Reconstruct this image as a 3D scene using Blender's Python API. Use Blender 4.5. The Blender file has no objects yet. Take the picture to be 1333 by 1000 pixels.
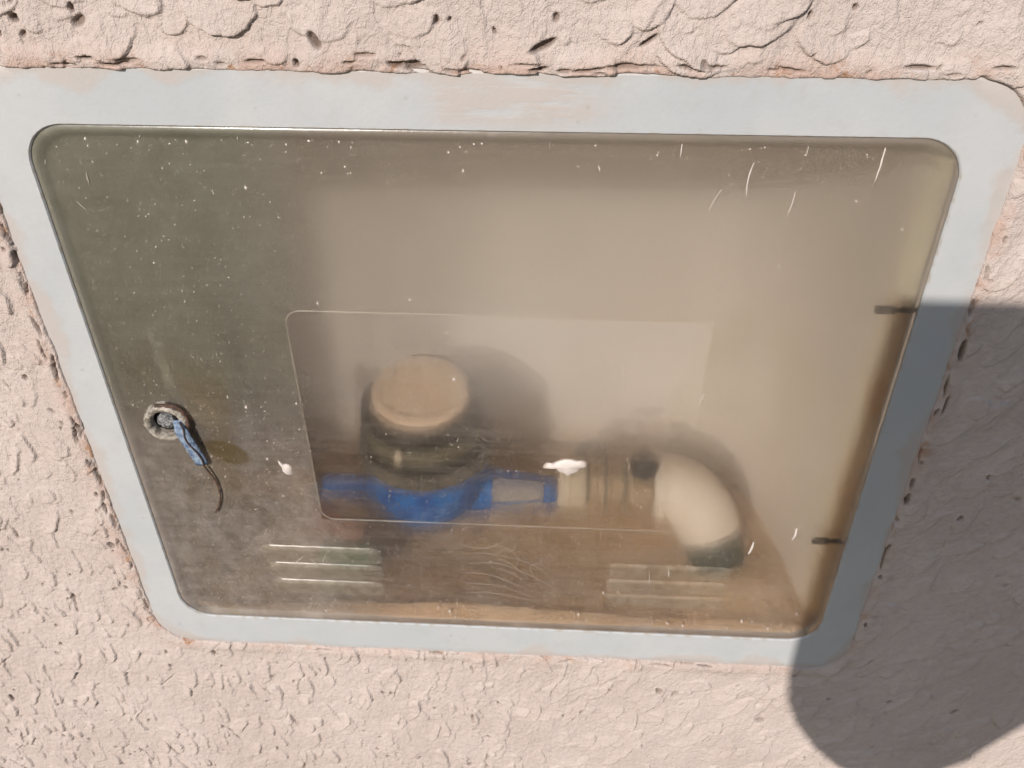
import bpy, bmesh, math, random
import numpy as np
from mathutils import Vector, Matrix

R = math.radians
random.seed(7)
rng = np.random.default_rng(11)
scn = bpy.context.scene
COL = scn.collection

# ------------------------------------------------------------------ camera
cam_d = bpy.data.cameras.new('camera')
cam = bpy.data.objects.new('camera', cam_d)
COL.objects.link(cam)
right = Vector((0.9983396, 0.05727558, -0.00612727))
down = Vector((0.02983496, -0.60514457, -0.79555636))
fwd = Vector((-0.04927383, 0.79405262, -0.60584861))
m = Matrix((( right.x, -down.x, -fwd.x, 0.03446219),
            ( right.y, -down.y, -fwd.y, -0.36918272),
            ( right.z, -down.z, -fwd.z, 0.31290628),
            (0, 0, 0, 1)))
cam.matrix_world = m
cam_d.sensor_width = 36.0
cam_d.lens = 36.0 * 1200.0 / 1333.0
cam_d.clip_start = 0.01
cam_d.clip_end = 200
scn.camera = cam

# ------------------------------------------------------------------ light
SUN = Vector((0.36, 1.0, -0.58)).normalized()      # the way the light travels
sd = -SUN
world = bpy.data.worlds.new('World')
scn.world = world
world.use_nodes = True
wn = world.node_tree
bg = wn.nodes['Background']
sky = wn.nodes.new('ShaderNodeTexSky')
sky.sky_type = 'NISHITA'
sky.sun_disc = False
sky.dust_density = 0.5
sky.sun_elevation = math.asin(sd.z)
sky.sun_rotation = math.atan2(sd.x, sd.y)
wn.links.new(sky.outputs[0], bg.inputs[0])
bg.inputs[1].default_value = 0.115
sl = bpy.data.lights.new('sun', 'SUN')
sl.energy = 4.9
sl.angle = R(0.6)
sl.color = (1.0, 0.94, 0.87)
so = bpy.data.objects.new('sun', sl)
COL.objects.link(so)
so.rotation_euler = SUN.to_track_quat('-Z', 'Y').to_euler()
so.location = (-1, -3, 2)

scn.view_settings.view_transform = 'Standard'
scn.view_settings.look = 'None'
scn.view_settings.exposure = 0.0
scn.view_settings.gamma = 1.0
scn.render.engine = 'CYCLES'
scn.cycles.max_bounces = 14
scn.cycles.transparent_max_bounces = 16
scn.cycles.transmission_bounces = 10
scn.cycles.use_denoising = True
scn.cycles.denoising_input_passes = 'RGB'
scn.cycles.sample_clamp_indirect = 6.0


# ------------------------------------------------------------------ helpers
def tag(o, label=None, cat=None, group=None, kind=None):
    if label: o['label'] = label
    if cat: o['category'] = cat
    if group: o['group'] = group
    if kind: o['kind'] = kind
    return o


def empty(name, loc=(0, 0, 0)):
    o = bpy.data.objects.new(name, None)
    COL.objects.link(o)
    o.location = loc
    o.empty_display_size = 0.02
    return o


def wpos(o):
    v = Vector(o.location)
    while o.parent:
        o = o.parent
        v += Vector(o.location)
    return v


def link_mesh(name, me, mat, parent=None, loc=None, smooth=True):
    """Mesh data in world coordinates -> an object whose origin is loc (or its centre)."""
    co = np.empty(len(me.vertices) * 3, np.float32)
    me.vertices.foreach_get('co', co)
    co = co.reshape(-1, 3)
    if loc is None:
        loc = (co.max(0) + co.min(0)) / 2
    loc = Vector([float(v) for v in loc])
    me.vertices.foreach_set('co', (co - np.array(loc, np.float32)).ravel())
    me.update()
    if smooth:
        me.polygons.foreach_set('use_smooth', np.ones(len(me.polygons), bool))
    me.materials.append(mat)
    o = bpy.data.objects.new(name, me)
    COL.objects.link(o)
    if parent:
        o.parent = parent
        o.location = loc - wpos(parent)
    else:
        o.location = loc
    return o


def obj(name, bm, mat, parent=None, loc=None, smooth=True, auto=None):
    bmesh.ops.recalc_face_normals(bm, faces=bm.faces)
    if auto is not None:
        for e in bm.edges:
            if len(e.link_faces) == 2 and e.calc_face_angle(0) > auto:
                e.smooth = False
    me = bpy.data.meshes.new(name)
    bm.to_mesh(me)
    bm.free()
    return link_mesh(name, me, mat, parent, loc, smooth)


def basis(axis):
    w = Vector(axis).normalized()
    u = w.orthogonal().normalized()
    return u, w.cross(u), w


def add_lathe(bm, prof, base, axis=(0, 0, 1), n=40, wob=0.0):
    """prof: (radius, height) pairs along the axis; radius 0 closes."""
    u, v, w = basis(axis)
    base = Vector(base)
    rings = []
    for r, h in prof:
        if r <= 1e-7:
            rings.append([bm.verts.new(base + w * h)])
        else:
            rings.append([bm.verts.new(base + w * h + (u * math.cos(2 * math.pi * k / n) + v * math.sin(2 * math.pi * k / n))
                                       * r * (1 + wob * random.uniform(-1, 1))) for k in range(n)])
    for a, b in zip(rings, rings[1:]):
        for k in range(n):
            j = (k + 1) % n
            if len(a) == 1 and len(b) == 1: continue
            if len(a) == 1: bm.faces.new((a[0], b[k], b[j]))
            elif len(b) == 1: bm.faces.new((a[k], a[j], b[0]))
            else: bm.faces.new((a[k], a[j], b[j], b[k]))
    return bm


def add_hex(bm, r, h, base, axis, n=6, bev=0.12):
    add_lathe(bm, [(0, 0), (r * (1 - bev), 0), (r, h * 0.12), (r, h * 0.88), (r * (1 - bev), h), (0, h)], base, axis, n)
    return bm


def spline(pts, n):
    """Catmull-Rom through pts."""
    p = [Vector(q) for q in pts]
    p = [p[0] * 2 - p[1]] + p + [p[-1] * 2 - p[-2]]
    out = []
    segs = len(p) - 3
    for i in range(segs):
        for k in range(n):
            t = k / n
            a, b, c, d = p[i:i + 4]
            out.append(0.5 * (2 * b + (c - a) * t + (2 * a - 5 * b + 4 * c - d) * t * t + (3 * b - a - 3 * c + d) * t ** 3))
    out.append(p[-2])
    return out


def add_tube(bm, pts, rad, n=8, flat=1.0, flat_axis=(0, 1, 0)):
    """Tube through pts; rad a number or a list. flat squeezes along flat_axis."""
    pts = [Vector(p) for p in pts]
    if not hasattr(rad, '__len__'): rad = [rad] * len(pts)
    rings = []
    fa = Vector(flat_axis)
    prev = None
    for i, p in enumerate(pts):
        t = (pts[min(i + 1, len(pts) - 1)] - pts[max(i - 1, 0)]).normalized()
        u = prev - t * prev.dot(t) if prev else t.orthogonal()
        u.normalize()
        prev = u
        v = t.cross(u)
        ring = []
        for k in range(n):
            a = 2 * math.pi * k / n
            d = (u * math.cos(a) + v * math.sin(a)) * rad[i]
            d -= fa * d.dot(fa) * (1 - flat)
            ring.append(bm.verts.new(p + d))
        rings.append(ring)
    for a, b in zip(rings, rings[1:]):
        for k in range(n):
            bm.faces.new((a[k], a[(k + 1) % n], b[(k + 1) % n], b[k]))
    bm.faces.new(rings[0][::-1])
    bm.faces.new(rings[-1])
    return bm


def rrect(x0, x1, z0, z1, r, n=10):
    """Rounded rectangle outline, counter-clockwise seen from -Y."""
    out = []
    for cx, cz, a0 in ((x1 - r, z1 - r, 0), (x0 + r, z1 - r, 90), (x0 + r, z0 + r, 180), (x1 - r, z0 + r, 270)):
        for k in range(n + 1):
            a = R(a0 + 90 * k / n)
            out.append((cx + r * math.cos(a), cz + r * math.sin(a)))
    return out


def add_loops(bm, loops, close=True, cap0=False, cap1=False):
    """Bridge successive closed loops of equal length."""
    L = [[bm.verts.new(p) for p in lp] for lp in loops]
    n = len(L[0])
    pairs = list(zip(L, L[1:])) + ([(L[-1], L[0])] if close else [])
    for a, b in pairs:
        for k in range(n):
            j = (k + 1) % n
            bm.faces.new((a[k], a[j], b[j], b[k]))
    if cap0: bm.faces.new(L[0][::-1])
    if cap1: bm.faces.new(L[-1])
    return bm


# ---------------------------------------------------------- numpy noise
def _hash2(ix, iy, seed):
    h = (ix.astype(np.int64) * 374761393 + iy.astype(np.int64) * 668265263 + seed * 982451653) & 0xffffffff
    h = ((h ^ (h >> 13)) * 1274126177) & 0xffffffff
    h = h ^ (h >> 16)
    return (h & 0xffffff) / float(0xffffff)


def gnoise(x, y, seed=0):
    ix = np.floor(x); iy = np.floor(y)
    fx = x - ix; fy = y - iy
    ux = fx * fx * fx * (fx * (fx * 6 - 15) + 10)
    uy = fy * fy * fy * (fy * (fy * 6 - 15) + 10)

    def g(dx, dy):
        a = _hash2(ix + dx, iy + dy, seed) * 2 * np.pi
        return np.cos(a) * (fx - dx) + np.sin(a) * (fy - dy)
    n0 = g(0, 0) * (1 - ux) + g(1, 0) * ux
    n1 = g(0, 1) * (1 - ux) + g(1, 1) * ux
    return (n0 * (1 - uy) + n1 * uy) * 1.4


def fbm(x, y, seed=0, oct=4, gain=0.5):
    s = 0; a = 1; t = 0
    for k in range(oct):
        s = s + a * gnoise(x * 2 ** k, y * 2 ** k, seed + 17 * k)
        t += a
        a *= gain
    return s / t


def sstep(a, b, x):
    t = np.clip((x - a) / (b - a), 0, 1)
    return t * t * (3 - 2 * t)


# ------------------------------------------------------------------ materials
class NT:
    def __init__(self, name):
        self.m = bpy.data.materials.new(name)
        self.m.use_nodes = True
        self.t = self.m.node_tree
        self.t.nodes.clear()
        self.out = self.t.nodes.new('ShaderNodeOutputMaterial')
        self._pos = None

    def n(self, typ, ins=None, **props):
        nd = self.t.nodes.new(typ)
        for k, v in props.items(): setattr(nd, k, v)
        for k, v in (ins or {}).items():
            s = nd.inputs[k]
            if hasattr(v, 'is_output') or isinstance(v, bpy.types.NodeSocket): self.t.links.new(v, s)
            elif isinstance(v, bpy.types.Node): self.t.links.new(v.outputs[0], s)
            else: s.default_value = v
        return nd

    def pos(self):
        if self._pos is None:
            self._pos = self.n('ShaderNodeNewGeometry').outputs['Position']
        return self._pos

    def noise(self, scale, detail=4, rough=0.55, dist=0.0, vec=None):
        return self.n('ShaderNodeTexNoise', {'Vector': vec or self.pos(), 'Scale': scale, 'Detail': detail, 'Roughness': rough, 'Distortion': dist}).outputs[0]

    def stretch(self, sx, sy, sz, rot=0.0):
        return self.n('ShaderNodeMapping', {'Vector': self.pos(), 'Scale': (sx, sy, sz), 'Rotation': (0, rot, 0)}).outputs[0]

    def ramp(self, fac, a, b, lo=0.0, hi=1.0):
        return self.n('ShaderNodeMapRange', {'Value': fac, 'From Min': a, 'From Max': b, 'To Min': lo, 'To Max': hi},
                      interpolation_type='SMOOTHSTEP').outputs[0]

    def math(self, op, a, b=None, clamp=False):
        nd = self.n('ShaderNodeMath', operation=op, use_clamp=clamp)
        for i, v in enumerate((a, b)):
            if v is None: continue
            if isinstance(v, (int, float)): nd.inputs[i].default_value = v
            else: self.t.links.new(v, nd.inputs[i])
        return nd.outputs[0]

    def mixc(self, fac, a, b):
        nd = self.n('ShaderNodeMix', data_type='RGBA')
        for s, v in ((nd.inputs[0], fac), (nd.inputs[6], a), (nd.inputs[7], b)):
            if isinstance(v, bpy.types.NodeSocket): self.t.links.new(v, s)
            elif isinstance(v, (int, float)): s.default_value = v
            else: s.default_value = (*v, 1)
        return nd.outputs[2]

    def xyz(self):
        s = self.n('ShaderNodeSeparateXYZ', {0: self.pos()})
        return s.outputs[0], s.outputs[1], s.outputs[2]

    def mixs(self, fac, a, b):
        nd = self.n('ShaderNodeMixShader')
        for s, v in ((nd.inputs[0], fac), (nd.inputs[1], a), (nd.inputs[2], b)):
            if isinstance(v, (int, float)): s.default_value = v
            elif isinstance(v, bpy.types.Node): self.t.links.new(v.outputs[0], s)
            else: self.t.links.new(v, s)
        return nd.outputs[0]

    def bump(self, h, strength=0.3, dist=0.001, normal=None):
        ins = {'Height': h, 'Strength': strength, 'Distance': dist}
        if normal is not None: ins['Normal'] = normal
        return self.n('ShaderNodeBump', ins).outputs[0]

    def principled(self, **ins):
        names = {'color': 'Base Color', 'rough': 'Roughness', 'metal': 'Metallic', 'normal': 'Normal', 'spec': 'Specular IOR Level',
                 'coat': 'Coat Weight', 'sss': 'Subsurface Weight', 'alpha': 'Alpha', 'trans': 'Transmission Weight'}
        d = {}
        for k, v in ins.items():
            if k == 'color' and isinstance(v, tuple): v = (*v, 1)
            d[names[k]] = v
        return self.n('ShaderNodeBsdfPrincipled', d).outputs[0]

    def done(self, surf):
        self.t.links.new(surf, self.out.inputs['Surface'])
        return self.m


def simple(name, c1, c2, scale=60, rough=0.6, metal=0.0, bump=0.25, bd=0.0006, spec=0.5, detail=5):
    t = NT(name)
    f = t.ramp(t.noise(scale, detail, 0.62), 0.32, 0.68)
    col = t.mixc(f, c1, c2)
    nb = t.bump(t.noise(scale * 5, 4, 0.6), bump, bd)
    return t.done(t.principled(color=col, rough=rough, metal=metal, normal=nb, spec=spec))


def stucco_mat():
    t = NT('painted_stucco')
    joint = t.n('ShaderNodeAttribute', attribute_name='joint').outputs['Fac']
    pit = t.n('ShaderNodeAttribute', attribute_name='pit').outputs['Fac']
    base = t.mixc(t.ramp(t.noise(14, 4, 0.6), 0.3, 0.7), (0.460, 0.382, 0.346), (0.512, 0.432, 0.395))
    base = t.mixc(t.math('MULTIPLY', t.ramp(t.noise(420, 3, 0.7), 0.45, 0.75), 0.22), base, (0.346, 0.277, 0.242))
    pink = t.math('MULTIPLY', t.ramp(t.noise(45, 3, 0.6), 0.42, 0.62), joint)
    base = t.mixc(t.math('MULTIPLY', pink, 0.7), base, (0.432, 0.290, 0.234))
    rust = t.math('MULTIPLY', t.ramp(t.noise(70, 4, 0.65, 0.4), 0.56, 0.66), joint)
    base = t.mixc(t.math('MULTIPLY', rust, 0.75), base, (0.34, 0.17, 0.085))
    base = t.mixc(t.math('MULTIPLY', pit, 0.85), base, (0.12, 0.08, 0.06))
    h = t.math('ADD', t.noise(900, 4, 0.65), t.math('MULTIPLY', t.noise(330, 3, 0.6), 1.3))
    fl = t.ramp(t.noise(150, 3, 0.6, 0.8, vec=t.stretch(1.5, 1, 0.8)), 0.47, 0.525)
    fl2 = t.ramp(t.noise(310, 2, 0.6, 0.6, vec=t.stretch(1.3, 1, 0.8)), 0.52, 0.57)
    gr = t.ramp(t.noise(1300, 2, 0.7), 0.35, 0.65)
    h = t.math('ADD', t.math('MULTIPLY', h, 0.7), t.math('ADD', t.math('MULTIPLY', fl, 0.55), t.math('ADD', t.math('MULTIPLY', fl2, 0.45), t.math('MULTIPLY', gr, 0.35))))
    nb = t.bump(h, 0.62, 0.0007)
    return t.done(t.principled(color=base, rough=0.86, normal=nb, spec=0.25))


def frame_mat():
    t = NT('weathered_white_plastic')
    x, y, z = t.xyz()
    big = t.noise(18, 4, 0.6)
    col = t.mixc(t.ramp(big, 0.35, 0.65), (0.388, 0.398, 0.408), (0.420, 0.421, 0.425))
    col = t.mixc(t.ramp(t.noise(7, 2, 0.5), 0.5, 0.62, 0, 0.5), col, (0.364, 0.382, 0.396))
    # wall paint brushed over the plastic: along the outer edge and a swipe across the top middle
    edge = t.n('ShaderNodeAttribute', attribute_name='edge').outputs['Fac']
    nz = t.noise(26, 5, 0.62, 0.3)
    over = t.ramp(t.math('ADD', edge, t.math('MULTIPLY', t.math('SUBTRACT', nz, 0.5), 1.8)), 0.70, 0.98)
    sx = t.math('MULTIPLY', t.ramp(x, -0.030, -0.012), t.ramp(x, 0.062, 0.036))
    sz = t.ramp(z, 0.1605, 0.172)
    streak = t.noise(30, 4, 0.6, vec=t.stretch(1, 1, 5))
    swipe = t.math('MULTIPLY', t.math('MULTIPLY', sx, sz), t.ramp(streak, 0.33, 0.56))
    paint = t.math('MAXIMUM', t.math('MULTIPLY', over, 0.68), t.math('MULTIPLY', swipe, 0.75))
    col = t.mixc(paint, col, (0.411, 0.355, 0.324))
    dots = t.n('ShaderNodeTexVoronoi', {'Vector': t.pos(), 'Scale': 95.0, 'Randomness': 1.0})
    dk = t.math('MULTIPLY', t.ramp(dots.outputs['Distance'], 0.13, 0.05), t.ramp(t.noise(60, 2), 0.48, 0.56))
    col = t.mixc(t.math('MULTIPLY', dk, 0.6), col, (0.30, 0.29, 0.28))
    scr = t.ramp(t.noise(120, 3, 0.7, 0.2, vec=t.stretch(1, 1, 0.12, R(12))), 0.66, 0.72)
    col = t.mixc(t.math('MULTIPLY', scr, 0.4), col, (0.40, 0.39, 0.38))
    mot = t.ramp(t.noise(75, 5, 0.7), 0.48, 0.72)
    col = t.mixc(t.math('MULTIPLY', mot, 0.34), col, (0.36, 0.345, 0.33))
    inner = t.ramp(edge, 0.06, 0.0)
    col = t.mixc(t.math('MULTIPLY', inner, t.ramp(t.noise(160, 3), 0.45, 0.65, 0, 0.6)), col, (0.30, 0.25, 0.19))
    h = t.math('ADD', t.noise(420, 3, 0.6), t.math('ADD', t.math('MULTIPLY', t.noise(40, 3), 2.5), t.math('MULTIPLY', paint, 1.0)))
    nb = t.bump(h, 0.22, 0.0005)
    return t.done(t.principled(color=col, rough=0.5, normal=nb, spec=0.35))


def panel_mat(name, back=False, rim=0.0):
    """Aged clear plastic: part of the light goes straight through, part is scattered by the crazed surface, dust covers the rest, thicker upward as painted lintel shade."""
    t = NT(name)
    x, y, z = t.xyz()
    tint = t.mixc(t.ramp(t.noise(6, 3), 0.35, 0.65), (0.955, 0.940, 0.925), (0.945, 0.932, 0.917))
    clear = t.n('ShaderNodeBsdfTransparent', {'Color': tint})
    scat = t.n('ShaderNodeBsdfRefraction', {'Color': tint, 'Roughness': 0.56, 'IOR': 1.065}, distribution='GGX')
    wide = t.n('ShaderNodeBsdfRefraction', {'Color': tint, 'Roughness': 0.75, 'IOR': 1.22}, distribution='GGX')
    body = t.mixs(0.42, clear, t.mixs(0.20, scat, wide))
    if not back:
        inside = t.math('MULTIPLY', t.math('MULTIPLY', t.ramp(x, -0.101, -0.0985), t.ramp(x, 0.1095, 0.107)),
                        t.math('MULTIPLY', t.ramp(z, -0.0745, -0.0725), t.ramp(z, 0.0715, 0.0695)))
        left = t.math('MULTIPLY', t.ramp(x, -0.06, -0.115), t.math('SUBTRACT', 1.0, inside))
        low = t.math('MULTIPLY', t.ramp(z, -0.05, -0.13), t.math('SUBTRACT', 1.0, inside))
        cloud = t.noise(22, 5, 0.65, 0.4)
        dust_shade = t.math('ADD', 0.07, t.math('MULTIPLY', t.ramp(t.noise(60, 6, 0.75), 0.25, 0.75), t.math('SUBTRACT', 0.05, t.math('MULTIPLY', inside, 0.025))))
        dust_shade = t.math('ADD', dust_shade, t.math('MULTIPLY', left, t.ramp(t.noise(34, 6, 0.72, 0.6), 0.2, 0.75, 0.13, 0.34)))
        dust_shade = t.math('ADD', dust_shade, t.math('MULTIPLY', t.math('MULTIPLY', left, t.ramp(z, 0.0, -0.06)), t.ramp(t.noise(120, 6, 0.78), 0.32, 0.68, 0.03, 0.21)))
        dust_shade = t.math('ADD', dust_shade, t.math('MULTIPLY', low, t.ramp(t.noise(40, 5, 0.7, vec=t.stretch(0.5, 1, 1)), 0.3, 0.7, 0.0, 0.14)))
        dust_shade = t.math('ADD', dust_shade, t.math('MULTIPLY', t.ramp(z, -0.02, 0.162), t.ramp(t.noise(40, 6, 0.7), 0.25, 0.75, 0.18, 0.27)))  # thickens upward to paint in the lintel's soft shade
        pale = t.math('MULTIPLY', t.math('MULTIPLY', inside, t.ramp(x, -0.030, -0.012)), t.ramp(z, -0.03, 0.04))
        dust_shade = t.math('ADD', dust_shade, t.math('MULTIPLY', pale, 0.18))
        # fine dried specks and wiping streaks
        sp = t.n('ShaderNodeTexVoronoi', {'Vector': t.pos(), 'Scale': 420.0, 'Randomness': 1.0}).outputs['Distance']
        spk = t.math('MULTIPLY', t.ramp(sp, 0.27, 0.12), t.ramp(t.noise(60, 3, 0.7), 0.52, 0.66))
        dust_shade = t.math('ADD', dust_shade, t.math('MULTIPLY', spk, t.math('ADD', 0.22, t.math('MULTIPLY', left, 0.45))))
        fine = t.ramp(t.noise(110, 3, 0.7, vec=t.stretch(0.16, 1, 3.0)), 0.42, 0.72, 0.0, 0.085)
        dust_shade = t.math('ADD', dust_shade, fine)
        # grime gathered along the edge of the sheet
        ex = t.math('SUBTRACT', 0.2, t.math('ABSOLUTE', x))
        ez = t.math('SUBTRACT', 0.1633, t.math('ABSOLUTE', z))
        e = t.math('MINIMUM', ex, ez)
        en = t.math('ADD', e, t.math('MULTIPLY', t.math('SUBTRACT', t.noise(50, 4, 0.7), 0.5), 0.010))
        dust_shade = t.math('ADD', dust_shade, t.math('MULTIPLY', t.ramp(en, 0.009, 0.0), 0.28), clamp=True)
        dcol = t.mixc(t.ramp(t.noise(30, 4, 0.6), 0.35, 0.65), (0.423, 0.365, 0.320), (0.495, 0.436, 0.392))
        dcol = t.mixc(pale, dcol, (0.62, 0.56, 0.50))
        dcol = t.mixc(t.math('MULTIPLY', t.math('SUBTRACT', 1.0, inside), t.ramp(z, -0.01, 0.10)), dcol, (0.387, 0.338, 0.288))  # darker upward outside the window, deepening the painted lintel shade
        dcol = t.mixc(t.math('MULTIPLY', left, t.ramp(z, -0.02, 0.03)), dcol, (0.303, 0.294, 0.238))
        dcol = t.mixc(t.math('MULTIPLY', t.ramp(t.noise(16, 3, 0.6, vec=t.stretch(1, 1, 0.35)), 0.52, 0.68, 0, 0.45), t.math('MULTIPLY', left, t.ramp(z, 0.06, 0.01))), dcol, (0.38, 0.28, 0.14))
        # brown oily stain right of the lock, pale upright streak above it
        wx = t.math('ADD', x, t.math('MULTIPLY', t.math('SUBTRACT', t.noise(70, 4, 0.6), 0.5), 0.010))
        dx = t.math('DIVIDE', t.math('ADD', wx, 0.1465), 0.0125)
        dz = t.math('DIVIDE', t.math('ADD', z, t.math('ADD', t.math('MULTIPLY', wx, 0.28), 0.0650)), 0.0085)
        rr = t.math('SQRT', t.math('ADD', t.math('MULTIPLY', dx, dx), t.math('MULTIPLY', dz, dz)))
        stain = t.ramp(rr, 1.25, 0.75)
        dcol = t.mixc(t.math('MULTIPLY', stain, 0.85), dcol, (0.15, 0.105, 0.045))
        dust_shade = t.math('ADD', dust_shade, t.math('MULTIPLY', stain, 0.30), clamp=True)
        sx = t.math('ADD', t.math('ADD', x, 0.1685), t.math('MULTIPLY', t.math('SUBTRACT', t.noise(40, 3), 0.5), 0.006))
        sm = t.math('MULTIPLY', t.ramp(t.math('ABSOLUTE', sx), 0.0042, 0.0012), t.math('MULTIPLY', t.ramp(z, 0.012, 0.03), t.ramp(z, 0.062, 0.048)))
        dust_shade = t.math('ADD', dust_shade, t.math('MULTIPLY', sm, t.ramp(t.noise(180, 4, 0.7), 0.35, 0.65, 0.05, 0.4)), clamp=True)
        nb = t.bump(t.math('ADD', t.noise(300, 3, 0.6), t.math('MULTIPLY', t.noise(45, 3), 3.0)), 0.12, 0.0006)
        dd = t.n('ShaderNodeBsdfDiffuse', {'Color': dcol})
        dt = t.n('ShaderNodeBsdfTranslucent', {'Color': dcol})
        body = t.mixs(dust_shade, body, t.mixs(0.52, dd, dt))
        gl = t.n('ShaderNodeBsdfGlossy', {'Roughness': t.ramp(cloud, 0.3, 0.7, 0.14, 0.34), 'Color': (1, 1, 1, 1), 'Normal': nb})
        fr = t.n('ShaderNodeFresnel', {'IOR': 1.45})
        body = t.mixs(t.math('MULTIPLY', fr.outputs[0], 0.8), body, gl)
    return t.done(body)


def milky_mat(name, col, amount, rough=0.25, fade=False, gloss=0.6):
    """Raised plastic bead: clear with a whitish worn skin."""
    t = NT(name)
    clear = t.n('ShaderNodeBsdfTransparent', {'Color': (0.95, 0.93, 0.88, 1)})
    d = t.n('ShaderNodeBsdfDiffuse', {'Color': (*col, 1)})
    a = t.ramp(t.noise(130, 5, 0.7), 0.3, 0.7, amount * 0.35, amount)
    if fade:
        x, y, z = t.xyz()
        a = t.math('MULTIPLY', a, t.ramp(t.math('ADD', x, t.math('MULTIPLY', t.noise(30, 3), 0.06)), -0.06, 0.09, 1.0, 0.5))
        keep = t.ramp(x, -0.06, 0.09, 0.42, 0.34)
    body = t.mixs(a, clear, d)
    gl = t.n('ShaderNodeBsdfGlossy', {'Roughness': rough, 'Color': (1, 1, 1, 1)})
    fr = t.n('ShaderNodeFresnel', {'IOR': 1.45})
    f = t.math('MULTIPLY', fr.outputs[0], keep) if fade else t.math('MULTIPLY', fr.outputs[0], gloss)
    return t.done(t.mixs(f, body, gl))


def box_mat():
    t = NT('cream_box_plastic')
    x, y, z = t.xyz()
    col = t.mixc(t.ramp(t.noise(9, 4, 0.6), 0.3, 0.7), (0.74, 0.685, 0.625), (0.80, 0.745, 0.685))
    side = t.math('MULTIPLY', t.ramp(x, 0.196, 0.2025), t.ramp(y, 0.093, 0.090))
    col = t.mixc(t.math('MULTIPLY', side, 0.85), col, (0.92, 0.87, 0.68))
    # rust run down the hinge side, soil splashed up from the bottom
    ru = t.math('MULTIPLY', t.math('MULTIPLY', side, t.ramp(y, 0.034, 0.012)), t.ramp(z, 0.085, 0.07))
    ru = t.math('MULTIPLY', ru, t.ramp(t.noise(30, 5, 0.7, vec=t.stretch(1, 1, 0.5)), 0.32, 0.6))
    col = t.mixc(t.math('MULTIPLY', ru, 0.85), col, (0.40, 0.20, 0.08))
    so = t.math('ADD', z, t.math('MULTIPLY', t.math('SUBTRACT', t.noise(20, 5, 0.7), 0.5), 0.05))
    col = t.mixc(t.ramp(so, -0.135, -0.165, 0.0, 0.8), col, (0.40, 0.27, 0.16))
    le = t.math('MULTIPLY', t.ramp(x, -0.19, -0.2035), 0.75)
    col = t.mixc(le, col, (0.36, 0.34, 0.25))  # left wall toned dark olive, its shade put into the colour
    nb = t.bump(t.noise(160, 4, 0.6), 0.2, 0.0008)
    return t.done(t.principled(color=col, rough=0.75, normal=nb, spec=0.3))


def collar_mat():
    t = NT('yellowed_box_flange')
    x, y, z = t.xyz()
    col = t.mixc(t.ramp(t.noise(20, 4, 0.6), 0.3, 0.7), (0.93, 0.88, 0.66), (0.97, 0.93, 0.74))
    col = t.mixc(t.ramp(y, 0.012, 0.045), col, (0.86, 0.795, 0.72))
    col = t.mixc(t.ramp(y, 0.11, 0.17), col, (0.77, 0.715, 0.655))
    ru = t.math('MULTIPLY', t.ramp(z, 0.084, 0.068), t.ramp(t.math('ADD', y, t.math('MULTIPLY', t.noise(26, 5, 0.7), 0.03)), 0.055, 0.022))
    col = t.mixc(t.math('MULTIPLY', ru, 0.9), col, (0.50, 0.25, 0.10))
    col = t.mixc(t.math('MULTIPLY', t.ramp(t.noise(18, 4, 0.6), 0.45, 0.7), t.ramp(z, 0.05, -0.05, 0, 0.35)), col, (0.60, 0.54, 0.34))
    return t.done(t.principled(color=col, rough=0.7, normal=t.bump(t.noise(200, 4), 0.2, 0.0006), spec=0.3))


def soil_mat():
    t = NT('damp_sandy_soil')
    c = t.mixc(t.ramp(t.noise(35, 6, 0.7), 0.3, 0.7), (0.50, 0.345, 0.21), (0.68, 0.50, 0.34))
    c = t.mixc(t.ramp(t.noise(12, 3), 0.5, 0.7, 0, 0.6), c, (0.58, 0.37, 0.24))
    nb = t.bump(t.noise(300, 5, 0.7), 0.6, 0.0015)
    return t.done(t.principled(color=c, rough=0.95, normal=nb, spec=0.15))


def blue_mat():
    t = NT('blue_enamel_on_cast_metal')
    x, y, z = t.xyz()
    c = t.mixc(t.ramp(t.noise(75, 6, 0.7), 0.38, 0.62), (0.004, 0.065, 0.30), (0.012, 0.19, 0.58))
    sc = t.math('MULTIPLY', t.ramp(t.noise(150, 5, 0.72), 0.50, 0.60), t.ramp(z, -0.100, -0.114))
    sc = t.math('MULTIPLY', sc, t.math('MULTIPLY', t.ramp(x, -0.066, -0.056), t.ramp(x, -0.018, -0.028)))
    c = t.mixc(t.math('MULTIPLY', sc, 0.7), c, (0.42, 0.43, 0.44))
    nb = t.bump(t.noise(260, 4, 0.65), 0.35, 0.0009)
    return t.done(t.principled(color=c, rough=0.42, normal=nb, spec=0.5))


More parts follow.
